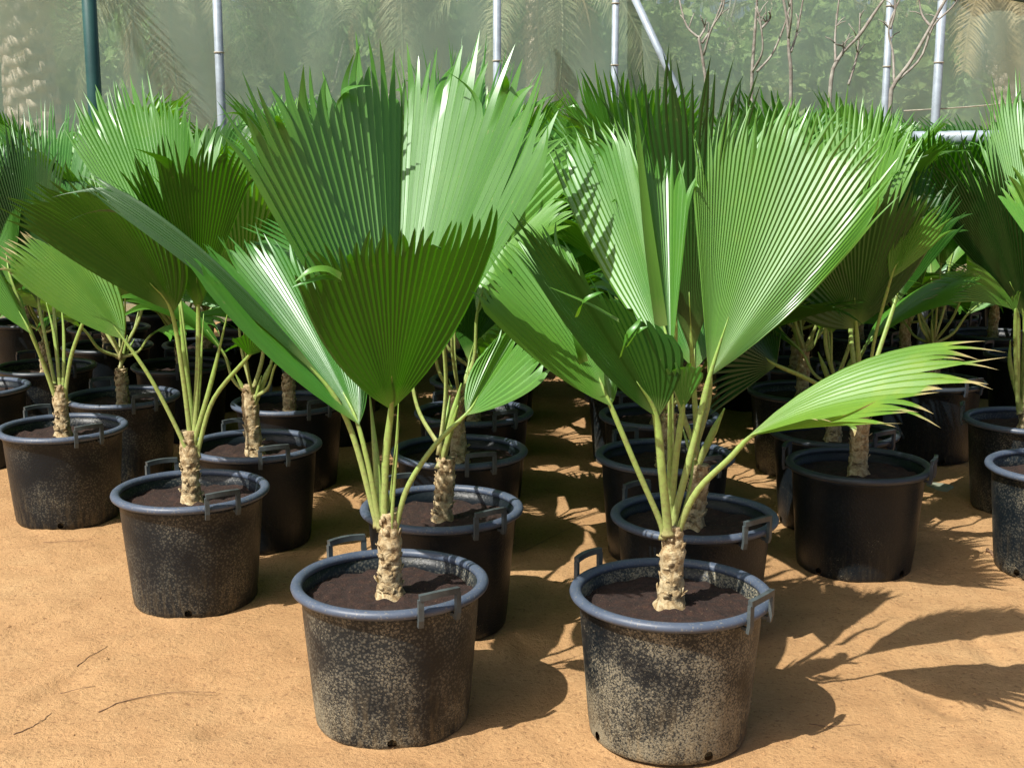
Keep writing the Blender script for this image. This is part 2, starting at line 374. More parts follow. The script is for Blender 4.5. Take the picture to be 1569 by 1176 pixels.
# bare saplings in front of the netting: polylines seen in the photo, each with its own depth and thickness
def sapling(trunk, branches, Y, label, seed):
    r = random.Random(seed); mb = MB()
    P = [unproj(x, y, Y+dy) for x, y, dy in trunk]
    P = [Vector((P[0].x+.03, P[0].y, -.05)), Vector((P[0].x+.02, P[0].y, P[0].z*.5))]+P
    c = bez(P, 22); mb.tube(c, [.017-.009*i/22+.002*r.random() for i in range(23)], 9)
    o = link('bare_sapling', mb.me('trunk', M['pale_bark']), label=label, cat='sapling', group='bare saplings before the netting')
    for br in branches:
        q = [unproj(x, y, Y+dy) for x, y, dy in br]; c = bez(q, 14); mb = MB()
        mb.tube(c, [.009-.0045*i/14+.0015*r.random() for i in range(15)], 7)
        for k in range(4):     # short twigs and buds
            a = c[r.randrange(4, 14)]; e = a+Vector((r.uniform(-.09, .09), r.uniform(-.06, .06), r.uniform(.03, .12)))
            mb.tube([a, a.lerp(e, .5)+Vector((0, 0, .01)), e], [.005, .004, .003], 5)
        link('branch', mb.me('branch', M['pale_bark']), o)
sapling([(1082, 150, 0), (1078, 100, 0), (1070, 55, 0)], [[(1070, 58, 0), (1050, 35, .05), (1035, -30, .1)], [(1078, 85, 0), (1090, 45, -.05), (1108, 12, -.1), (1112, -40, -.1)], [(1076, 66, 0), (1092, 40, .1), (1112, -10, .1)], [(1072, 58, 0), (1080, 44, .1), (1078, 40, .1)]], 9.6, 'bare forked sapling just right of the slanting brace', 1)
sapling([(1152, 130, 0), (1156, 60, 0), (1162, -30, 0)], [[(1152, 112, 0), (1168, 80, -.1), (1166, 40, -.1), (1160, 10, -.1)], [(1160, 110, 0), (1185, 80, .1), (1208, 20, .1), (1214, -30, .1)], [(1166, 45, 0), (1180, 28, .1), (1178, 18, 0)]], 9.9, 'bare sapling with crossing stems above the tall middle fan leaves', 2)
sapling([(1212, 130, 0), (1209, 80, 0), (1206, 30, 0), (1196, -20, 0)], [[(1212, 80, 0), (1222, 45, .1), (1234, -20, .1)], [(1208, 60, 0), (1213, 20, -.1), (1212, -30, -.1)]], 9.8, 'slender pale bare sapling with two straight upright stems', 3)
sapling([(1272, 140, 0), (1285, 90, 0), (1316, 55, 0), (1340, 20, 0), (1368, -20, 0)], [[(1280, 95, 0), (1280, 50, .1), (1288, -20, .1)], [(1300, 130, 0), (1312, 90, .1), (1316, 60, .1), (1318, 20, .1)], [(1290, 86, 0), (1292, 72, 0), (1280, 68, -.1)]], 9.3, 'bare sapling leaning to the right across the left post of the pair', 4)
sapling([(1364, 165, 0), (1370, 130, 0), (1395, 95, 0), (1418, 55, 0), (1440, 15, 0), (1462, -25, 0)], [[(1370, 128, 0), (1368, 80, .1), (1362, 40, .1), (1388, -20, .1)], [(1370, 128, 0), (1410, 90, .15), (1430, 40, .15), (1462, 8, .15), (1475, -20, .1)], [(1425, 40, 0), (1412, 20, .1), (1406, -20, .1)], [(1364, 45, .1), (1372, 10, .1), (1366, -25, .1)]], 9.0, 'widely forked bare sapling between the two right hand posts', 5)

# date palms and shrubs beyond the netting
def feather(seed, L=2.6, dry=False):
    r = random.Random(seed); mb = MB(); n = 16
    def rach(s): return Vector((L*s*.82, 0, .95*s*L*(.42-.62*s)))
    c = [rach(i/n) for i in range(n+1)]; mb.tube(c, [.022*(1-i/n)+.004 for i in range(n+1)], 5)
    for k in range(96):
        s = .16+.84*k/96; p = rach(s); d = (rach(min(1, s+.02))-rach(s-.02)).normalized()
        for sd in (-1, 1):
            ll = .42*(1-.65*(2*s-1.05)**2)*r.uniform(.8, 1.1)
            side = Vector((0, sd, 0)); e = p+(d*.65+side*.75+Vector((0, 0, r.uniform(-.35, .15)))).normalized()*ll
            mid = p.lerp(e, .5)+Vector((0, 0, .03)); wv = d*.008
            mb.add([p-wv*.5, p+wv*.5, mid+wv, mid-wv, e+Vector((0, 0, -.05))], [(0, 1, 2, 3), (3, 2, 4)])
    return mb.me('frond', M['dry_frond' if dry else 'date_frond'])
FE = [feather(i) for i in range(3)]; FD = [feather(9, 2.2, True)]
def date_palm(x, Y, H, rad, label, seed, nf=26, droop=0., dryf=.2):
    r = random.Random(seed); o = bpy.data.objects.new('date_palm', None); COL.objects.link(o); o.location = (unproj(x, 233, Y).x, Y, 0)
    tag(o, label, 'palm tree', 'date palms beyond the netting')
    mb = MB(); n = 60; pts, rr = [], []
    for i in range(n+1):
        pts.append((.04*sin(i*.1), 0, H*i/n-.05)); rr.append(rad*(1.12-.25*i/n))
    mb.tube(pts, rr, 18)
    for i in range(int(H*46)):      # cut leaf bases wrapping the stem
        a = i*2.4; z = .02+i/46; b = Vector((cos(a), sin(a), 0)); q = Vector((.04*sin(z/H*n*.1), 0, z))+b*rad*(1.08-.25*z/H)
        Mx = Matrix.Rotation(a, 4, 'Z') @ Matrix.Rotation(-.12+r.uniform(-.08, .08), 4, 'Y')
        mb.box(q, .03, rad*1.0, .10, Mx.to_3x3())
    link('trunk', mb.me('trunk', M['date_trunk']), o)
    for k in range(nf):
        a = k*2.399+r.uniform(-.2, .2); el = R(62-150*(k/nf)**.9-droop)
        f = link('frond', (FD[0] if (k > nf*(1-dryf)) else FE[k % 3]), o, (.0, 0, H-.05))
        f.matrix_local = Matrix.Translation((rad*.5*cos(a), rad*.5*sin(a), H)) @ Matrix.Rotation(a, 4, 'Z') @ Matrix.Rotation(-el, 4, 'Y') @ Matrix.Rotation(r.uniform(-.4, .4), 4, 'X')
date_palm(52, 12.0, 4.2, .22, 'date palm with a thick rough trunk behind the netting at the far left', 1, 22)
date_palm(290, 14.6, 3.5, .20, 'date palm beyond the netting behind the leftmost light steel post', 2, 30)
date_palm(620, 15.5, 3.9, .22, 'date palm whose tan fronds hang behind the netting above the front left palm', 3, 30)
date_palm(840, 14.8, 3.6, .22, 'date palm beyond the netting between the two middle steel posts', 4, 30)
date_palm(1180, 18.5, 3.6, .22, 'date palm beyond the netting behind the bare saplings', 5, 28)
date_palm(1530, 17.5, 4.0, .22, 'dry yellow date palm showing over the top edge of the netting at right', 6, 30, 0, .7)

def clump(seed, n, rx, ry, rz, dark, size=.085):
    r = random.Random(seed); mb = MB(); cs = [(r.uniform(-.8, .8)*rx, r.uniform(-.8, .8)*ry, r.uniform(.06, .86)*rz, r.uniform(.35, .7)) for _ in range(26)]
    for i in range(n):
        cx, cy, cz, cr = cs[r.randrange(26)]
        d = Vector((r.gauss(0, 1), r.gauss(0, 1), r.gauss(0, 1))).normalized()*cr*r.random()**.4
        p = Vector((cx, cy, max(.05, cz)))+d
        a = Vector((r.gauss(0, 1), r.gauss(0, 1), r.gauss(0, .6))).normalized()*size*r.uniform(.6, 1.5); b2 = a.cross(Vector((r.gauss(0, 1), r.gauss(0, 1), r.gauss(0, 1)))).normalized()*a.length*.38
        mb.add([p-a, p+b2, p+a, p-b2], [(0, 1, 2, 3)])
    return mb.me('crown', M['shrub_leaf_dark' if dark else 'shrub_leaf'], False)
CL = [clump(1, 9000, 1.5, 1.1, 3.2, False), clump(2, 9000, 1.5, 1.1, 3.6, True), clump(3, 9000, 1.6, 1.1, 3.0, False)]
def trunk_me():
    mb = MB(); r = random.Random(3)
    for k in range(5):
        a = k*1.3; mb.tube(bez([(0, 0, -.1), (.12*cos(a), .12*sin(a), .7), (.6*cos(a), .5*sin(a), 1.9), (.9*cos(a), .7*sin(a), 2.7)], 10), [.05-.004*i for i in range(11)], 6)
    return mb.me('stem', M['pale_bark'])
TM = trunk_me()
spots = [(-150, 15.5, 0), (60, 17, 2), (170, 19, 1), (330, 17.5, 2), (450, 18.5, 0), (560, 20, 1), (700, 18.5, 2), (820, 20.5, 1), (940, 18.5, 0), (1040, 17.2, 2), (1110, 21, 1), (1210, 19.5, 0), (1310, 18, 2), (1400, 21.5, 1), (1480, 20, 0), (1600, 22, 2), (1720, 19, 1)]
wh = ['at the far left edge', 'behind the rough date palm trunk', 'behind the dark green post', 'right of the leftmost steel post', 'above the left palms, left of centre', 'left of the tall front fan', 'left of the second steel post', 'right of the second steel post', 'behind the third steel post', 'behind the slanting brace', 'behind the first bare sapling', 'behind the middle saplings', 'left of the paired steel posts', 'between the paired steel posts', 'right of the paired posts', 'under the dry fronds at the right edge', 'past the right edge']
for (x, Y, k), wl in zip(spots, wh):
    a = unproj(x, 233, Y); o = bpy.data.objects.new('leafy_tree', None); COL.objects.link(o); o.location = (a.x, Y, 0); o.rotation_euler[2] = x*.7
    s = 1.0+.25*sin(x); o.scale = (1.05, 1.05, s*(1.35 if x < 1350 else .92))
    tag(o, 'bushy green tree seen through the netting, '+wl, 'tree', 'bushy trees beyond the netting')
    link('crown', CL[k], o); link('trunk', TM, o)

# ---------------------------------------------------------------- fan leaf
def crom(P, t):
    K = len(P)-1; u = min(max(t, 0), 1)*K; k = min(int(u), K-1); s = u-k
    a = P[k-1] if k > 0 else 2*P[0]-P[1]; b = P[k]; c = P[k+1]; d = P[k+2] if k+2 <= K else 2*P[K]-P[K-1]
    return .5*((2*b)+(c-a)*s+(2*a-5*b+4*c-d)*s*s+(3*b-a-3*c+d)*s**3)
def fan(rays, bows=None, nseg=44, amp=.30, split=.74, seed=0, ragged=.03, droop=.03, side_t=None, matn='leaf', curl=.02, tipshape=.85, name='frond', cut=0):
    r = random.Random(seed); amps = amp if isinstance(amp, tuple) else (amp, amp)
    P = [np.array(tuple(v), dtype=float) for v in rays]
    Bw = [np.array(tuple(v), dtype=float) for v in (bows or [(0, 0, 0)]*len(rays))]
    avgL = sum(np.linalg.norm(p) for p in P)/len(P)
    def surf(t, q):
        d = crom(P, t); b = crom(Bw, t); return d*q+b*4*q*(1-q)
    def nor(t, q):
        q = max(q, .05)
        a = surf(min(t+.01, 1), q)-surf(max(t-.01, 0), q); b = surf(t, min(q+.02, 1.1))-surf(t, q-.02)
        n = np.cross(a, b); l = np.linalg.norm(n); return n/l if l > 1e-9 else np.array((0, 0, 1.))
    sp = []
    for k in range(nseg+1):
        s = split+r.uniform(-.05, .05)
        if r.random() < .07: s -= r.uniform(.05, .18)
        sp.append(min(s, .93))
    V, F, U = [], [], []
    NB, NT = 8, 5
    side = P[-1]-P[0]
    for k in range(nseg):
        t0, t1 = k/nseg, (k+1)/nseg; tc = (t0+t1)/2
        rt = 1+r.uniform(-1, .6)*ragged
        amp = amps[0] if tc < .5 else amps[1]
        s0, s1 = sp[k], sp[k+1]; sc = (s0+s1)/2
        trunc = cut and r.random() < .9
        dev = np.array([r.gauss(0, curl), r.gauss(0, curl), r.gauss(0, curl)-droop])
        if r.random() < .10: dev += np.array([r.gauss(0, .05), r.gauss(0, .05), -.07])
        am = amp*r.uniform(.85, 1.15)
        for h in (0, 1):
            tb, sb = (t0, s0) if h == 0 else (t1, s1)
            base = len(V)
            for j in range(NB+NT+1):
                if j <= NB:
                    f = (j/NB)**.9; qb = f*sb; qc = f*sc; wf = 1; e = 0
                else:
                    e = (j-NB)/NT; qb = sb+(rt-sb)*e; qc = sc+(rt-sc)*e; wf = max(.0, 1-e)**tipshape*(1-.08*e)
                    if trunc: wf = 1-.35*e
                pc = surf(tc, qc); pb = surf(tb, qb)
                wdt = np.linalg.norm(crom(P, t1)-crom(P, t0))*min(qc, sc)
                n = nor(tc, qc)
                a_ = am*wdt*(wf if e > 0 else 1)
                nb = nor(tb, qb)
                pcc = pc+n*a_*.5
                pbb = pb-nb*(amp*wdt)*.5*1.0
                if e > 0: pbb = pcc+(pbb-pcc)*wf; pbb = pbb-n*0
                dv = dev*(e**1.6)*avgL
                V.append(pcc+dv); V.append(pbb+dv)
                U.append((tc, qc/rt if e else qc)); U.append((tb, qb/rt if e else qb))
            for j in range(NB+NT):
                q = (base+2*j, base+2*j+1, base+2*j+3, base+2*j+2)
                F.append(q if h == 1 else q[::-1])
    return mesh(name, V, F, M[matn], U)
def strip_me(pts, wd, matn='leaf_fresh', name='loose_strip', up=Vector((0, -.6, .8))):
    """a single torn leaf segment, V-folded"""
    c = bez(pts, 10); V, F, U = [], [], []
    for i, p in enumerate(c):
        t = (c[min(i+1, 10)]-c[max(i-1, 0)]).normalized(); sd = t.cross(up).normalized(); nn = sd.cross(t)
        ww = wd*(1-(i/10)**2.2)+.0008
        V += [p-sd*ww+nn*ww*.35, p, p+sd*ww+nn*ww*.35]; U += [(.4, i/10), (.45, i/10), (.5, i/10)]
    for i in range(10): F += [(3*i, 3*i+1, 3*i+4, 3*i+3), (3*i+1, 3*i+2, 3*i+5, 3*i+4)]
    return mesh(name, V, F, M[matn], U)
def petiole_me(pts, r0=.013, r1=.008, flat=.6):
    n = 22; c = bez(pts, n); mb = MB()
    def rad(s): return (r0*(1-s)+r1*s)*.80*(1+.55*max(0, 1-s/.12)**1.5)*(1 if s < .68 else max(.16, 1-.84*(s-.68)/.32))
    mb.tube(c, [rad(i/n) for i in range(n+1)], 8, True, flat); return mb.me('petiole', M['petiole'])

# ---------------------------------------------------------------- pot parts
def pot_mesh(matn):
    n = 72; prof = [(.196, .0), (.200, .006), (.2015, .019), (.2035, .032), (.208, .08), (.214, .15), (.220, .22), (.226, .29), (.2285, .335), (.2330, .345), (.236, .362), (.2275, .362), (.222, .33), (.215, .25), (.19, .012), (.0, .010)]
    V, F = [], []
    for r_, z in prof:
        for k in range(n):
            a = 2*pi*k/n; V.append(Vector((r_*cos(a), r_*sin(a), z)))
    skip = set()
    for ka in (67, 13, 31, 49):      # drain holes at the foot
        for dk in (0, 1):
            for j in (1, 2): skip.add((j, (ka+dk) % n))
        ac = 2*pi*(ka+1)/n; rr = .2015
        for dk in (0, 1, 2):
            for j in (1, 2, 3):
                if dk == 1 and j == 2: continue
                v = V[j*n+(ka+dk) % n]; a = math.atan2(v.y, v.x); du = ((a-ac+pi) % (2*pi)-pi)*rr; dz = v.z-.019
                l = math.hypot(du, dz) or 1; s = .0125/l; du *= s; dz *= s
                V[j*n+(ka+dk) % n] = Vector((rr*cos(ac+du/rr), rr*sin(ac+du/rr), .019+dz))
    for j in range(len(prof)-1):
        for k in range(n):
            if (j, k) in skip: continue
            F.append((j*n+k, j*n+(k+1) % n, (j+1)*n+(k+1) % n, (j+1)*n+k))
    return mesh('pot', V, F, M[matn])
POT = {k: pot_mesh(k) for k in ('pot_heavy', 'pot_dusty', 'pot_mid', 'pot_clean')}
def rim_mesh(mt):
    n, k2 = 96, 12; V, F = [], []
    for i in range(n):
        a = 2*pi*i/n; Rr = .2400+.0006*sin(a*3)
        for j in range(k2):
            b2 = 2*pi*j/k2; V.append((cos(a)*(Rr+.0155*cos(b2)), sin(a)*(Rr+.0155*cos(b2)), RIMZ+.0125*sin(b2)+.001*sin(a*2)))
    for i in range(n):
        for j in range(k2): F.append((i*k2+j, ((i+1) % n)*k2+j, ((i+1) % n)*k2+(j+1) % k2, i*k2+(j+1) % k2))
    return mesh('rim', V, F, M[mt])
RIM = {'rim': rim_mesh('rim'), 'rim_far': rim_mesh('rim_far')}
def handle_mesh(mt, hh=.045):
    mb = MB(); hw = .055; Rr = .261; n = 10
    def at_(a, z, r=Rr): return Vector((r*cos(a), r*sin(a), z))
    da = hw/Rr; zt = RIMZ+hh
    arc = [at_(-da+2*da*i/n, zt+.003*sin(pi*i/n)) for i in range(n+1)]
    # flat moulded strap: top bar, two legs that hook under the rim
    def strap(pts, wr, wz):
        rings = []
        for i, p in enumerate(pts):
            t = (pts[min(i+1, len(pts)-1)]-pts[max(i-1, 0)]).normalized(); rad = Vector((p.x, p.y, 0)).normalized()
            o2 = t.cross(rad).normalized(); rad = o2.cross(t)
            rings += [p+rad*wr+o2*wz, p-rad*wr+o2*wz, p-rad*wr-o2*wz, p+rad*wr-o2*wz]
        f = [(4*i+k, 4*i+(k+1) % 4, 4*i+4+(k+1) % 4, 4*i+4+k) for i in range(len(pts)-1) for k in range(4)]
        f += [(3, 2, 1, 0), tuple(4*(len(pts)-1)+k for k in range(4))]
        mb.add(rings, f)
    strap(arc, .0065, .0075)
    for s in (-1, 1):
        a = s*(da-.012)
        strap([at_(a, zt-.005), at_(a, RIMZ+.015), at_(a, RIMZ-.012, Rr), at_(a, RIMZ-.030, Rr-.004)], .0050, .0070)
        strap([at_(a, RIMZ-.022, Rr), at_(a, RIMZ-.021, .236)], .004, .004)
    return mb.me('handle', M[mt], False)
simple('handle_plastic', (.075, .095, .10), .5, (.04, .05, .055), 30)
HAN = {'rim': handle_mesh('handle_plastic'), 'rim_far': handle_mesh('rim_far')}
def soil_mesh():
    V, F = [(0, 0, .338)], []; n, m_ = 56, 16
    for j in range(1, m_+1):
        for k in range(n):
            r_ = .2215*j/m_; a = 2*pi*k/n; x, y = r_*cos(a), r_*sin(a)
            z = .330+.008*(1-j/m_)+.010*noise.noise(Vector((x*14, y*14, 1)))+.009*noise.noise(Vector((x*38, y*38, 2)))
            V.append((x, y, z))
    for k in range(n): F.append((0, 1+k, 1+(k+1) % n))
    for j in range(m_-1):
        for k in range(n): F.append((1+j*n+k, 1+(j+1)*n+k, 1+(j+1)*n+(k+1) % n, 1+j*n+(k+1) % n))
    return mesh('soil', V, F, M['soil'])
SOIL = soil_mesh()
def trunk_mesh(H, r0, r1, seed, lean=(0, 0)):
    """fibrous palm stem with ringed leaf scars and torn leaf-base flakes, base at z = .325"""
    r = random.Random(seed); n, m_ = 22, 46; V, F = [], []; mb = MB()
    for j in range(m_+1):
        s = j/m_; z = .322+H*s
        rad = (r0*(1.0+.42*max(0, .15-s)/.15)*(1-s)+r1*s)*.86 + .005*math.exp(-((s-.62-.02*seed % .2)/.1)**2)
        ring = .0018*abs(sin(s*H*150+seed))
        for k in range(n):
            a = 2*pi*k/n
            rr = rad+ring*(.6+.6*noise.noise(Vector((cos(a)*2, sin(a)*2, s*9+seed))))+.007*noise.noise(Vector((cos(a)*2.2, sin(a)*2.2, s*11+seed)))+.002*noise.noise(Vector((cos(a)*8, sin(a)*8, s*8+seed)))
            V.append((rr*cos(a)+lean[0]*s*H, rr*sin(a)+lean[1]*s*H, z))
    F = [(j*n+k, j*n+(k+1) % n, (j+1)*n+(k+1) % n, (j+1)*n+k) for j in range(m_) for k in range(n)]
    F.append(tuple(m_*n+k for k in range(n)))
    mb.add(V, F)
    for i in range(46):           # clasping torn flakes
        s = r.uniform(.08, 1.0); a = r.uniform(0, 2*pi); rad = (r0*(1-s)+r1*s)*.86+.001
        c = Vector((lean[0]*s*H, lean[1]*s*H, .322+H*s)); wd = r.uniform(.003, .012); hh = r.uniform(.004, .020); out = r.uniform(.0, .006)*(1 if r.random() < .85 else 2.2)
        def q(da, z, o): return c+Vector(((rad+o)*cos(a+da), (rad+o)*sin(a+da), z))
        dw = wd/rad
        mb.add([q(-dw, 0, 0), q(dw, 0, 0), q(dw*.7, hh, out), q(-dw*.5, hh*r.uniform(.7, 1.2), out), q(-dw, 0, .003), q(dw, 0, .003), q(dw*.7, hh*.97, out+.003), q(-dw*.5, hh*.95, out+.003)],
               [(4, 5, 6, 7), (0, 3, 2, 1), (0, 4, 7, 3), (1, 2, 6, 5), (3, 7, 6, 2), (0, 1, 5, 4)])
    return mb.me('trunk', M['trunk'])

def potted(X, Y, label, potm='pot_clean', rimm='rim_far', hrot=-58, trunk=None, group='potted fan palms standing in rows', tilt=0, rz=0):
    o = bpy.data.objects.new('potted_palm', None); COL.objects.link(o); o.location = (X, Y, 0)
    tag(o, label, 'potted palm', group)
    p = link('pot', POT[potm], o); p.rotation_euler[2] = R(hrot-9+rz)
    rm = link('rim', RIM[rimm], p); rm.rotation_euler[2] = R(9)
    for a in (0, 180):
        h = link('handle', HAN[rimm], p); h.rotation_euler = (0, 0, R(9+a+3*sin(X*9)))
    s = link('soil', SOIL, o); s.rotation_euler[2] = X*7
    link('trunk', trunk or TR[int(abs(X*37+Y*11)) % len(TR)], o)
    return o
TR = [trunk_mesh(.25, .036, .026, 1), trunk_mesh(.21, .034, .028, 2, (.08, 0)), trunk_mesh(.28, .037, .027, 3, (-.06, .03)), trunk_mesh(.18, .033, .027, 4)]

# ---------------------------------------------------------------- hero palms: leaves given by the points they reach
def hero_leaf(o, base, tips, pet=None, bows=None, **kw):
    """base, tips, pet: (x, y, dY) with dY metres in front (-) of / behind (+) the plant"""
    Y = o.location.y; B = unproj(base[0], base[1], Y+base[2])
    rays = [unproj(x, y, Y+d)-B for x, y, d in tips]
    bw = None
    if bows: bw = [Vector(b_) for b_ in bows]
    pr0, pr1 = kw.pop('pr', (.0125, .0085))
    me = fan(rays, bw, **kw)
    f = link('frond', me, o, B-o.location)
    if pet:
        pts = [unproj(x, y, Y+d)-B for x, y, d in pet]+[Vector((0, 0, 0))]
        ax = Vector((o.location.x, o.location.y, 0))-B; p0_ = pts[0]; pts.insert(0, Vector((p0_.x*.75+ax.x*.25, p0_.y*.75+ax.y*.25, p0_.z-.045)))
        mid = crom([np.array(tuple(v)) for v in rays], .5); mid = Vector(tuple(mid))
        if bw: mid = mid+Vector(tuple(crom([np.array(tuple(v)) for v in bw], .5)))*.9
        pts[-1] = mid*.03; pts.append(mid*.22)
        link('petiole', petiole_me(pts, pr0, pr1), f)
    return f
def stub(o, pts, r0=.012, r1=.008):
    Y = o.location.y; P = [unproj(x, y, Y+d)-o.location for x, y, d in pts]; P.insert(0, Vector((P[0].x*.75, P[0].y*.75, P[0].z-.04)))
    s = link('leaf_stalk', petiole_me(P, r0, r1), o); return s
def strip(o, f, pts, wd, matn='leaf_fresh'):
    Y = o.location.y; base = o.location+f.location
    link('torn_segment', strip_me([unproj(x, y, Y+d)-base for x, y, d in pts], wd, matn), f)
def rimpos(x, y): p = on_ground(x, y, RIMZ); return p.x, p.y

# --- front left palm
X, Y = rimpos(598, 891)
A = potted(X, Y, 'front left fan palm, mud-speckled pot, tall silver and dark fan behind olive one', 'pot_dusty', 'rim', -56, trunk_mesh(.235, .037, .026, 11, (0, 0)))
cr = (590, 788, 0)
hero_leaf(A, (603, 610, .06), [(345, 188, -.05), (372, 130, .03), (430, 98, .16), (500, 82, .31), (560, 66, .45), (615, 80, .60), (621, 78, .60), (668, 66, .53), (725, 60, .43), (790, 75, .30), (838, 108, .18), (868, 188, .01)],
          [(592, 790, .01), (590, 700, .04)], nseg=48, amp=(.46, .33), split=.84, tipshape=.75, seed=3, ragged=.05, matn='leaf', droop=.0, bows=[(-.01, 0, -.02)]+[(0, .03, 0)]*10+[(.015, 0, -.03)])
hero_leaf(A, (600, 628, -.03), [(448, 412, -.30), (490, 378, -.40), (545, 362, -.46), (600, 352, -.48), (655, 350, -.46), (715, 333, -.40), (778, 315, -.28)],
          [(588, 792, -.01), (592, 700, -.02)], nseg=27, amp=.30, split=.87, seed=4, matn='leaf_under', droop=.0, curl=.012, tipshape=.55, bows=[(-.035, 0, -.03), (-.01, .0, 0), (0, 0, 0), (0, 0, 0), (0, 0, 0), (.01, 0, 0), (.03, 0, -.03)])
hero_leaf(A, (550, 650, -.02), [(288, 402, -.10), (310, 372, .16), (345, 362, .28), (392, 358, .33), (445, 372, .32), (500, 430, .28), (553, 560, .16)],
          [(578, 785, -.01), (566, 720, -.02)], nseg=34, amp=.30, split=.86, tipshape=.7, seed=5, matn='leaf', droop=.0, bows=[(-.01, -.02, -.025), (0, 0, .0), (0, 0, .02), (0, 0, .02), (0, 0, .02), (.02, 0, .02), (.02, 0, 0)], pr=(.010, .007))
hero_leaf(A, (503, 590, .0), [(120, 284, .02), (106, 272, .05), (112, 262, .08), (136, 266, .10), (165, 280, .12)],
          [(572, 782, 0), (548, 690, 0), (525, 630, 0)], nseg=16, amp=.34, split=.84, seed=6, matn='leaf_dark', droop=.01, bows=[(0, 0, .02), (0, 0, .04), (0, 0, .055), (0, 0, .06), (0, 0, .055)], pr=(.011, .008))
hero_leaf(A, (714, 636, -.02), [(742, 540, .05), (775, 500, .10), (800, 500, .13), (825, 530, .06), (846, 566, -.03)],
          [(606, 812, -.01), (625, 745, -.02), (668, 680, -.02)], nseg=18, amp=.34, split=.86, seed=7, matn='leaf_fresh', droop=.0, bows=[(-.02, 0, .01), (0, 0, .01), (0, 0, 0), (0, 0, 0), (.02, 0, -.015)], pr=(.010, .007))
stub(A, [(583, 790, .01), (576, 700, .05), (566, 600, .1)], .014, .011)
stub(A, [(597, 790, .02), (606, 705, .0), (611, 610, .0)], .010, .006)
stub(A, [(600, 800, -.02), (606, 720, -.03), (612, 645, -.04)], .009, .002)
fl = A.children[-1]
for q_ in A.children:
    if q_.name.startswith('frond') and q_.data.materials[0] == M['leaf_under']: fl = q_
strip(A, fl, [(522, 426, -.38), (500, 414, -.40), (475, 416, -.42), (452, 432, -.42)], .012, 'leaf_fresh')
strip(A, fl, [(520, 430, -.38), (496, 426, -.40), (472, 432, -.42), (448, 440, -.42)], .008, 'leaf')

# --- front right palm
X, Y = rimpos(1027, 907)
Bp = potted(X, Y, 'front right fan palm with bright green fans in the most mud-speckled pot', 'pot_heavy', 'rim', -38, trunk_mesh(.225, .040, .026, 12, (.02, 0)))
hero_leaf(Bp, (1086, 578, .02), [(1058, 236, .06), (1082, 190, .09), (1120, 160, .12), (1170, 150, .13), (1225, 155, .13), (1285, 175, .13), (1340, 207, .12), (1378, 250, .10), (1366, 302, .05)],
          [(1034, 790, 0), (1052, 720, .0), (1074, 630, .01)], nseg=46, amp=.34, split=.84, tipshape=.75, seed=21, matn='leaf_fresh', droop=.0, bows=[(0, 0, 0)]*6+[(.01, 0, 0), (.01, .01, -.015), (.02, .03, -.035)])
fl = hero_leaf(Bp, (1028, 560, .08), [(842, 238, .47), (868, 200, .45), (905, 185, .40), (940, 180, .35), (968, 185, .29), (992, 232, .33), (1025, 242, .37), (1062, 250, .33)],
          [(1026, 790, .02), (1028, 680, .06)], nseg=36, amp=.40, split=.85, tipshape=.75, seed=22, matn='leaf_fresh', droop=.0, bows=[(-.02, 0, -.03)]+[(0, 0, 0)]*7)
strip(Bp, fl, [(1012, 500, .04), (992, 350, .02), (972, 150, .0)], .016, 'leaf')
fl = hero_leaf(Bp, (936, 622, -.05), [(722, 452, -.20), (735, 412, -.06), (765, 372, .08), (812, 350, .16), (852, 350, .22), (895, 440, .18), (934, 545, .10)],
          [(1012, 800, -.02), (975, 715, -.04)], nseg=32, amp=.30, split=.86, tipshape=.7, seed=23, matn='leaf_fresh', droop=.01, bows=[(.0, 0, -.03), (0, 0, 0), (0, 0, .02), (0, 0, .03), (.01, 0, .03), (.02, 0, .03), (.02, 0, 0)], pr=(.0105, .0075))
strip(Bp, fl, [(893, 555, -.09), (884, 520, -.10), (872, 475, -.08)], .012, 'leaf')
fl = hero_leaf(Bp, (1008, 640, -.06), [(790, 372, -.35), (775, 338, -.30), (800, 322, -.26), (850, 372, -.20), (905, 425, -.12), (955, 460, -.08), (1024, 512, .0)],
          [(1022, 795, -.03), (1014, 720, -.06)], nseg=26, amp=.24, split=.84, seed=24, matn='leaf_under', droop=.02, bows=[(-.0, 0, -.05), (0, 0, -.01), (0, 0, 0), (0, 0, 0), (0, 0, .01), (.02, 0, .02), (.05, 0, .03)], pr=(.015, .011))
strip(Bp, fl, [(885, 485, -.22), (895, 462, -.26), (915, 450, -.26), (925, 448, -.24)], .006)
strip(Bp, fl, [(952, 545, -.16), (962, 515, -.2), (975, 498, -.2), (982, 486, -.18)], .008)
strip(Bp, fl, [(962, 530, -.16), (978, 508, -.2), (992, 500, -.2)], .007)
strip(Bp, fl, [(948, 492, -.22), (900, 465, -.26), (842, 440, -.3)], .005)
fl = hero_leaf(Bp, (1146, 668, -.04), [(1552, 528, -.05), (1548, 545, -.12), (1530, 572, -.18), (1475, 608, -.25), (1405, 625, -.32), (1372, 650, -.38), (1322, 632, -.36), (1268, 632, -.30)],
          [(1040, 812, -.01), (1068, 752, -.03), (1118, 702, -.04)], nseg=22, amp=.15, split=.74, seed=25, ragged=.12, matn='leaf_ragged', droop=.02, tipshape=1.0, curl=.035,
          bows=[(-.02, 0, .085), (-.02, 0, .07), (-.01, 0, .055), (0, 0, .04), (0, 0, .02), (0, 0, .01), (0, 0, .0), (0, 0, .0)], pr=(.012, .008))
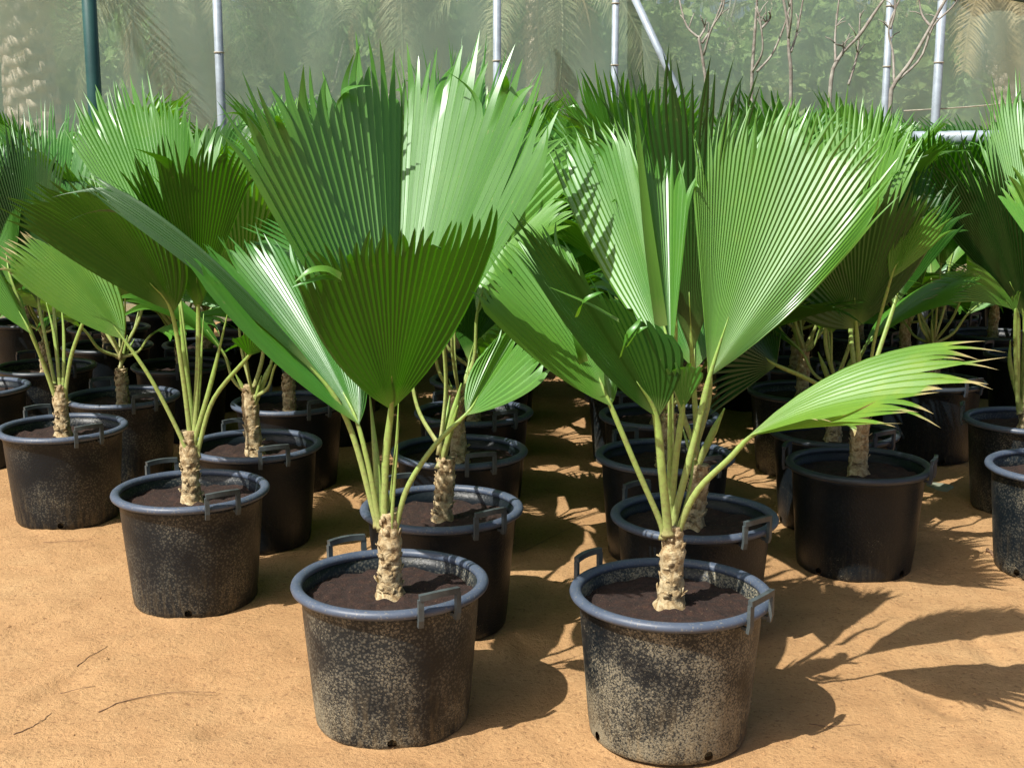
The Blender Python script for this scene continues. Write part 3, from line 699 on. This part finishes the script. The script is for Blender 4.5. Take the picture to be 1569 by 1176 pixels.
fl = hero_leaf(Bp, (1046, 628, .0), [(1020, 566, -.06), (1040, 556, -.05), (1062, 558, -.04), (1082, 572, -.04)],
          [(1028, 792, .01), (1036, 700, .0)], nseg=8, amp=.25, split=.9, seed=26, matn='leaf', droop=.0, cut=1, pr=(.011, .009))
stub(Bp, [(1020, 795, .02), (1015, 720, .04), (1008, 640, .06)], .010, .008)
stub(Bp, [(1028, 790, .02), (1027, 690, .02), (1028, 570, .02)], .011, .007)
stub(Bp, [(1040, 810, .0), (1058, 740, .02), (1066, 660, .06)], .007, .004)

# --- third palm, left of the front pair
X, Y = rimpos(293, 751)
C3 = potted(X, Y, 'fan palm left of the front pair with a cut stalk and sagging dark fan', 'pot_mid', 'rim', -62, trunk_mesh(.25, .035, .027, 13, (0, 0)), rz=8)
hero_leaf(C3, (266, 478, -.05), [(6, 322, -.20), (12, 300, -.24), (45, 285, -.28), (90, 275, -.30), (150, 290, -.34), (215, 330, -.30), (285, 400, -.18)],
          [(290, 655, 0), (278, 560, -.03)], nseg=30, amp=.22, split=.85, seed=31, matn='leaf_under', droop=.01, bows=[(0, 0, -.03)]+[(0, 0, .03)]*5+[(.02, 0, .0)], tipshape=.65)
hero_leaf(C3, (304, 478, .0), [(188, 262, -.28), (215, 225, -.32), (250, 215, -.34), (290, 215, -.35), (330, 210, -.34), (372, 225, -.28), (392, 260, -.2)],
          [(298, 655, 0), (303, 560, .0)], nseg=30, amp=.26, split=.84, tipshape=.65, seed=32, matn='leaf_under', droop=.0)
hero_leaf(C3, (276, 460, .12), [(98, 205, .42), (112, 160, .5), (150, 128, .56), (195, 122, .57), (240, 130, .52), (275, 150, .46), (312, 195, .36), (345, 200, .25)],
          [(292, 650, .02), (286, 560, .06)], nseg=42, amp=.30, split=.86, tipshape=.7, seed=33, matn='leaf', droop=.0)
fl = hero_leaf(C3, (190, 520, -.04), [(-8, 400, -.14), (0, 366, -.08), (28, 352, .0), (62, 352, .08), (110, 372, .16), (172, 418, .16)],
          [(286, 690, -.02), (258, 630, -.03), (225, 570, -.04)], nseg=28, amp=.2, split=.80, seed=34, matn='leaf_ragged', droop=.02, bows=[(0, 0, -.035), (0, 0, 0), (0, 0, .02), (0, 0, .02), (0, 0, .02), (.02, 0, .0)], pr=(.011, .0075))
stub(C3, [(300, 668, -.01), (325, 580, -.03), (352, 466, -.05)], .011, .009)
hero_leaf(C3, (382, 545, -.1), [(352, 520, -.24), (380, 508, -.26), (408, 510, -.26), (440, 525, -.22)], [(306, 680, -.01), (328, 610, -.04)], nseg=12, amp=.3, split=.88, seed=35, matn='leaf_under', pr=(.011, .007))
stub(C3, [(296, 660, .02), (286, 580, .03), (274, 460, .04)], .016, .014)
stub(C3, [(300, 660, .02), (306, 580, .03), (312, 480, .06)], .010, .008)

# --- fourth palm, far left front
X, Y = rimpos(96, 655)
D4 = potted(X, Y, 'fan palm at the far left with the pale stub trunk, in the leftmost full pot', 'pot_mid', 'rim', -50, trunk_mesh(.22, .036, .026, 14, (0, 0)))
hero_leaf(D4, (48, 512, -.1), [(-120, 400, -.2), (-90, 350, -.1), (-40, 350, 0), (0, 412, .05), (30, 440, .08)], [(90, 620, 0), (68, 560, -.05)], nseg=22, amp=.22, seed=41, matn='leaf_fresh')
hero_leaf(D4, (128, 492, -.06), [(115, 430, -.2), (135, 415, -.24), (165, 420, -.24), (175, 445, -.2)], [(98, 625, 0), (108, 550, -.03)], nseg=14, amp=.25, seed=42, matn='leaf_under')
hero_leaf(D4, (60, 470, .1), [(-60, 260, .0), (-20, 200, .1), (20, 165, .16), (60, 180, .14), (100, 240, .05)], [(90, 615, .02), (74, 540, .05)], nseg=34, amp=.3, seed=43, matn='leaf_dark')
hero_leaf(D4, (80, 440, .15), [(-10, 200, .3), (20, 165, .4), (70, 150, .46), (120, 160, .44), (160, 200, .3)], [(93, 615, .02), (86, 520, .08)], nseg=34, amp=.3, seed=44, matn='leaf')
hero_leaf(D4, (20, 440, -.02), [(-140, 260, .1), (-90, 215, .16), (-30, 205, .2), (12, 230, .2), (36, 290, .16)], [(88, 620, 0), (60, 540, -.01)], nseg=30, amp=.3, seed=45, matn='leaf')
stub(D4, [(94, 618, 0), (84, 520, .03), (70, 460, .06)], .011, .009)
stub(D4, [(96, 618, 0), (98, 520, .02), (92, 450, .06)], .011, .008)

# --- dark palm at right of centre
X, Y = rimpos(1315, 712)
H8 = potted(X, Y, 'dark fan palm in a plain black pot right of the front pair, broad shaded fan', 'pot_clean', 'rim_far', -22, trunk_mesh(.26, .038, .03, 15, (0, 0)))
hero_leaf(H8, (1312, 502, -.02), [(1165, 440, -.20), (1180, 350, -.30), (1230, 300, -.35), (1300, 275, -.36), (1370, 275, -.34), (1425, 300, -.26), (1440, 350, -.18)],
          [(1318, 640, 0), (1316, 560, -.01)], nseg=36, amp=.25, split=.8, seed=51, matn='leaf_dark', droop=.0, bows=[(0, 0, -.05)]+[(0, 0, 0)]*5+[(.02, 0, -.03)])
hero_leaf(H8, (1364, 428, -.14), [(1378, 325, -.22), (1400, 300, -.24), (1425, 298, -.25), (1450, 318, -.26), (1462, 340, -.26)],
          [(1326, 640, -.01), (1338, 530, -.06)], nseg=16, amp=.4, split=.7, seed=52, matn='leaf_fresh', droop=.02, bows=[(-.02, 0, 0), (0, 0, 0), (0, 0, 0), (0, 0, 0), (.02, 0, -.0)], pr=(.009, .006))
hero_leaf(H8, (1300, 470, .1), [(1170, 260, .1), (1190, 190, .2), (1250, 140, .3), (1320, 130, .32), (1380, 160, .25), (1420, 220, .1)],
          [(1316, 640, .02), (1308, 560, .05)], nseg=36, amp=.3, split=.74, seed=53, matn='leaf_fresh')
hero_leaf(H8, (1190, 560, -.1), [(1085, 640, -.26), (1080, 570, -.2), (1110, 500, -.1), (1160, 480, 0), (1200, 500, .05)],
          [(1310, 640, -.01), (1255, 590, -.05)], nseg=22, amp=.3, split=.6, seed=54, matn='leaf_dark', droop=.06)
hero_leaf(H8, (1370, 470, .12), [(1300, 300, .2), (1350, 250, .3), (1410, 240, .34), (1465, 280, .3), (1480, 340, .2)],
          [(1322, 640, .02), (1340, 560, .06)], nseg=28, amp=.3, split=.74, seed=55, matn='leaf_under')

# --- palm at the right edge
X, Y = rimpos(1574, 644)
R9 = potted(X, Y, 'fan palm cut off by right edge, big dark fan over a ragged light green one', 'pot_mid', 'rim', 155, trunk_mesh(.24, .036, .03, 16, (0, 0)), rz=0)
hero_leaf(R9, (1572, 490, -.02), [(1425, 330, -.1), (1402, 240, -.2), (1430, 212, -.26), (1475, 205, -.28), (1520, 220, -.3), (1600, 300, -.3)],
          [(1566, 615, 0), (1568, 550, -.01)], nseg=34, amp=.3, split=.74, seed=61, matn='leaf_dark', droop=.0)
hero_leaf(R9, (1585, 440, -.1), [(1492, 200, .12), (1508, 145, .20), (1545, 110, .27), (1600, 98, .30), (1680, 120, .28), (1740, 190, .2)],
          [(1568, 615, -.01), (1576, 520, -.05)], nseg=40, amp=.28, split=.8, seed=62, matn='leaf_fresh', droop=.0)
hero_leaf(R9, (1562, 478, -.08), [(1428, 470, -.34), (1418, 440, -.30), (1420, 412, -.24), (1440, 398, -.18), (1480, 392, -.1)],
          [(1560, 618, 0), (1560, 545, -.04)], nseg=18, amp=.25, split=.6, seed=63, ragged=.08, matn='leaf_ragged', droop=.04, bows=[(0, 0, .03)]*5)
hero_leaf(R9, (1600, 470, .1), [(1470, 330, .3), (1480, 230, .4), (1540, 190, .46), (1600, 180, .48), (1680, 220, .4)],
          [(1570, 615, .02), (1584, 540, .05)], nseg=34, amp=.3, split=.76, seed=64, matn='leaf_fresh')
hero_leaf(R9, (1556, 480, -.12), [(1540, 460, -.14), (1552, 450, -.14), (1566, 440, -.14)], [(1560, 618, -.02), (1556, 540, -.08)], nseg=6, amp=.2, cut=1, seed=65, matn='leaf_fresh')
stub(R9, [(1562, 618, -.01), (1548, 560, -.02), (1548, 520, -.03)], .013, .012)

# ---------------------------------------------------------------- other palms: shared leaves
def gen_rays(seed, Ln, half, lean, cup):
    r = random.Random(seed); rays, bows = [], []
    for i in range(9):
        th = R(-half+2*half*i/8); l = Ln*(1-.16*(abs(i-4)/4)**2)*r.uniform(.96, 1.04)
        c_ = cup*(1-abs(i-4)/4)           # middle pushed outward (+x), margins toward the axis
        rays.append(Vector((l*(c_+lean), l*sin(th), l*cos(th)))); bows.append((-lean*l*.25, 0, .02))
    return rays, bows
VAR = []
for sd, Ln, half, lean, cup, nm in ((1, .84, 34, .10, .28, 'leaf'), (2, .78, 42, .22, .15, 'leaf_fresh'), (3, .88, 30, .02, .36, 'leaf_fresh'), (4, .74, 46, .30, .10, 'leaf'), (5, .80, 38, .15, .25, 'leaf_fresh'), (6, .82, 36, .25, .2, 'leaf_under')):
    ra, bw = gen_rays(sd, Ln, half, lean, cup); VAR.append(fan(ra, bw, nseg=34, amp=.27, split=.82, tipshape=.75, seed=sd*7, matn=nm, droop=.02))
def pet_generic(L, bow):
    return petiole_me([(-bow*.3, 0, -L), (bow*.6, 0, -L*.5), (0, 0, 0), (.010, 0, .16)], .013, .008)
PG = {L: pet_generic(L, .05) for L in (.28, .36, .44, .52)}
STUB = petiole_me([(0, 0, -.02), (.01, 0, .09), (.02, 0, .20)], .014, .014)
def grow(o, seed, n=9, hgt=1.0, trunk_h=.22, spread=1.0, skip=None):
    r = random.Random(seed); a0 = r.uniform(0, 6.28)
    for k in range(n):
        a = a0+k*2.399+r.uniform(-.15, .15); s = k/(n-1)
        if skip and skip(a % (2*pi), s): continue
        til = R((7+50*s**1.25)*spread+r.uniform(-4, 4)); L = (.44, .52, .44, .36, .28)[min(4, int(s*5))]
        d = Matrix.Rotation(a, 4, 'Z') @ Matrix.Rotation(til, 4, 'Y')
        sc = (1-.16*s)*r.uniform(.93, 1.06)*hgt
        base = Vector((0, 0, .322+trunk_h)) + (d @ Vector((0, 0, L*sc)))
        f = link('frond', VAR[(0, 1, 4, 3, 1, 2, 4, 5)[(k*5+seed) % 8] if s < .8 else (1, 3, 5)[k % 3]], o)
        f.matrix_local = Matrix.Translation(base) @ d @ Matrix.Rotation(r.uniform(-.25, .25), 4, 'Z') @ Matrix.Scale(sc, 4)
        p = link('petiole', PG[L], f)
    for k in range(3):
        a = r.uniform(0, 6.28); s_ = link('leaf_stalk', STUB, o)
        s_.matrix_local = Matrix.Translation((0, 0, .322+trunk_h*.9)) @ Matrix.Rotation(a, 4, 'Z') @ Matrix.Rotation(R(r.uniform(8, 30)), 4, 'Y') @ Matrix.Scale(r.uniform(.6, 1.3), 4)

ordn = ['', 'first', 'second', 'third', 'fourth', 'fifth', 'sixth', 'seventh', 'eighth', 'ninth', 'tenth', 'eleventh']
# each column of pots running away from the camera: name, list of (X, Y) beyond the hero plants, ordinal of first
def rp(x, y): return rimpos(x, y)
cols = [
 ('behind the front left pot', 2, [rp(677, 778), rp(704, 691), None, None, None, None, None, None], (-.17, 5.3), (.03, .76)),
 ('behind the front right pot', 2, [rp(1063, 790), None, None, None, None, None, None, None], (.58, 4.45), (.02, .74)),
 ('behind the palm with cut stalk', 2, [rp(390, 682), rp(443, 617), None, None, None, None, None], (-.96, 6.3), (.03, .78)),
 ('behind the leftmost full pot', 2, [rp(188, 608), rp(278, 560), None, None, None, None, None], (-1.72, 7.2), (.03, .78)),
 ('at the left edge of the yard', 1, [rp(-40, 594), rp(70, 562), rp(165, 530), None, None, None, None], (-2.50, 7.9), (.03, .8)),
 ('far to the left', 1, [None]*5, (-3.25, 7.3), (.03, .8)),
 ('behind the dark right pot', 2, [rp(1277, 662), None, None, None, None, None, None], (1.40, 5.75), (.03, .76)),
 ('behind the right edge palm', 2, [None]*7, (2.08, 5.95), (.03, .76)),
 ('just beyond the right edge', 1, [None]*6, (2.85, 6.0), (.03, .8)),
 ('far to the right', 1, [None]*4, (3.65, 7.6), (.03, .8)),
]
idx = 0
for ci, (nm, start, pts, b0, st) in enumerate(cols):
    k = 0
    for i, p in enumerate(pts):
        idx += 1
        if p is None:
            p = (b0[0]+st[0]*k+.05*sin(idx*3.1), b0[1]+st[1]*k+.05*sin(idx*5.7)); k += 1
        if p[1] > 10.0+.25*p[0]: continue
        label = 'fan palm, %s from the front in the row %s' % (ordn[start+i], nm)
        o = potted(p[0], p[1], label, 'pot_mid' if idx % 4 == 0 else 'pot_clean', 'rim' if p[1] < 6.2 and p[0] < 1 else 'rim_far', -58+10*sin(idx*2.2))
        front = p[1] < 5.2
        sk = (lambda a, s_: 3.4 < a < 6.0 or (s_ > .35 and (a > 5.2 or a < .9))) if p[1] < 4.2 else None
        grow(o, idx*3+1, 6 if front else 8, (.90+.08*sin(idx*1.7)) if p[1] < 7 else (.96+.06*sin(idx)), .22, .72 if front else 1.0, sk)
        if (ci, i) == (0, 0):
            hero_leaf(o, (694, 520, .0), [(632, 110, .06), (660, 68, .08), (700, 48, .1), (745, 45, .1), (790, 70, .06), (815, 110, 0)], None, nseg=30, amp=.35, seed=81, matn='leaf')
        if (ci, i) == (1, 0):
            hero_leaf(o, (1060, 545, .0), [(905, 130, -.08), (930, 98, -.10), (970, 78, -.12), (1040, 72, -.13), (1110, 78, -.12), (1165, 108, -.1), (1200, 150, -.06)], [(1070, 740, 0), (1066, 640, 0)], nseg=32, amp=.3, split=.74, seed=82, matn='leaf_dark')
# the pot at the right edge, nearer
X, Y = rimpos(1626, 716)
o = potted(X, Y, 'front pot cut off by the right edge, lowest of the two pots there', 'pot_mid', 'rim', 60); grow(o, 77, 6, .8, .2, .5, lambda a, s_: 1.8 < a < 5.2 and s_ > .2)

# ---------------------------------------------------------------- litter on the sand
def twig(pts, rad, label, seed):
    rad *= .72
    r = random.Random(seed); q = [on_ground(x, y) for x, y in pts]
    q = [Vector((p.x, p.y, ground_z(p.x, p.y)+rad*.7)) for p in q]; c = bez(q, 16)
    c = [Vector((p.x+r.gauss(0, rad*.6), p.y+r.gauss(0, rad*.6), max(ground_z(p.x, p.y)+rad*.5, 0)+abs(r.gauss(0, rad*.5)))) for p in c]
    mb = MB(); mb.tube(c, [rad*(1-.5*i/16) for i in range(17)], 6)
    link('twig', mb.me('twig', M['twig']), label=label, cat='twig', group='dry twigs on the sand')
twig([(150, 1090), (200, 1072), (262, 1060), (330, 1060)], .0022, 'long thin curved twig lying on the sand at lower left', 1)
twig([(20, 1126), (55, 1110), (80, 1092)], .0022, 'short dark twig near the lower left corner of the sand', 2)
twig([(118, 1024), (140, 1005), (165, 990)], .0018, 'thin twig bent in a hook on the left sand', 3)
twig([(92, 1062), (120, 1055), (146, 1050)], .0015, 'tiny straight twig between the hooked twig and the long curved one', 4)
twig([(66, 831), (100, 829), (132, 828)], .0020, 'straight twig on the sand just before the leftmost full pot', 5)
twig([(1511, 846), (1526, 856), (1543, 872)], .0085, 'thick dark broken stick lying by the right edge pot', 6)
twig([(1240, 1108), (1275, 1112), (1318, 1108)], .0016, 'thin curved twig at the tip of the leaf shadow, lower right', 7)
twig([(800, 845), (850, 820), (890, 800)], .0016, 'thin twig on the sand between the two front palms', 8)
p = on_ground(1440, 746); mb = MB(); V = []; n = 14
for j, (s, z) in enumerate(((1, 0), (.92, .010), (.6, .016), (.0, .017))):
    for k in range(n):
        a = 2*pi*k/n; q = (1+.15*sin(3*a+1)); V.append((p.x+.058*s*q*cos(a), p.y+.07*s*q*sin(a), ground_z(p.x, p.y)-.003+z))
mb.add(V, [(j*n+k, j*n+(k+1) % n, (j+1)*n+(k+1) % n, (j+1)*n+k) for j in range(3) for k in range(n)])
link('flat_stone', mb.me('flat_stone', M['stone_flake']), label='flat pale green stone on the sand beside the dark right hand pot', cat='stone')
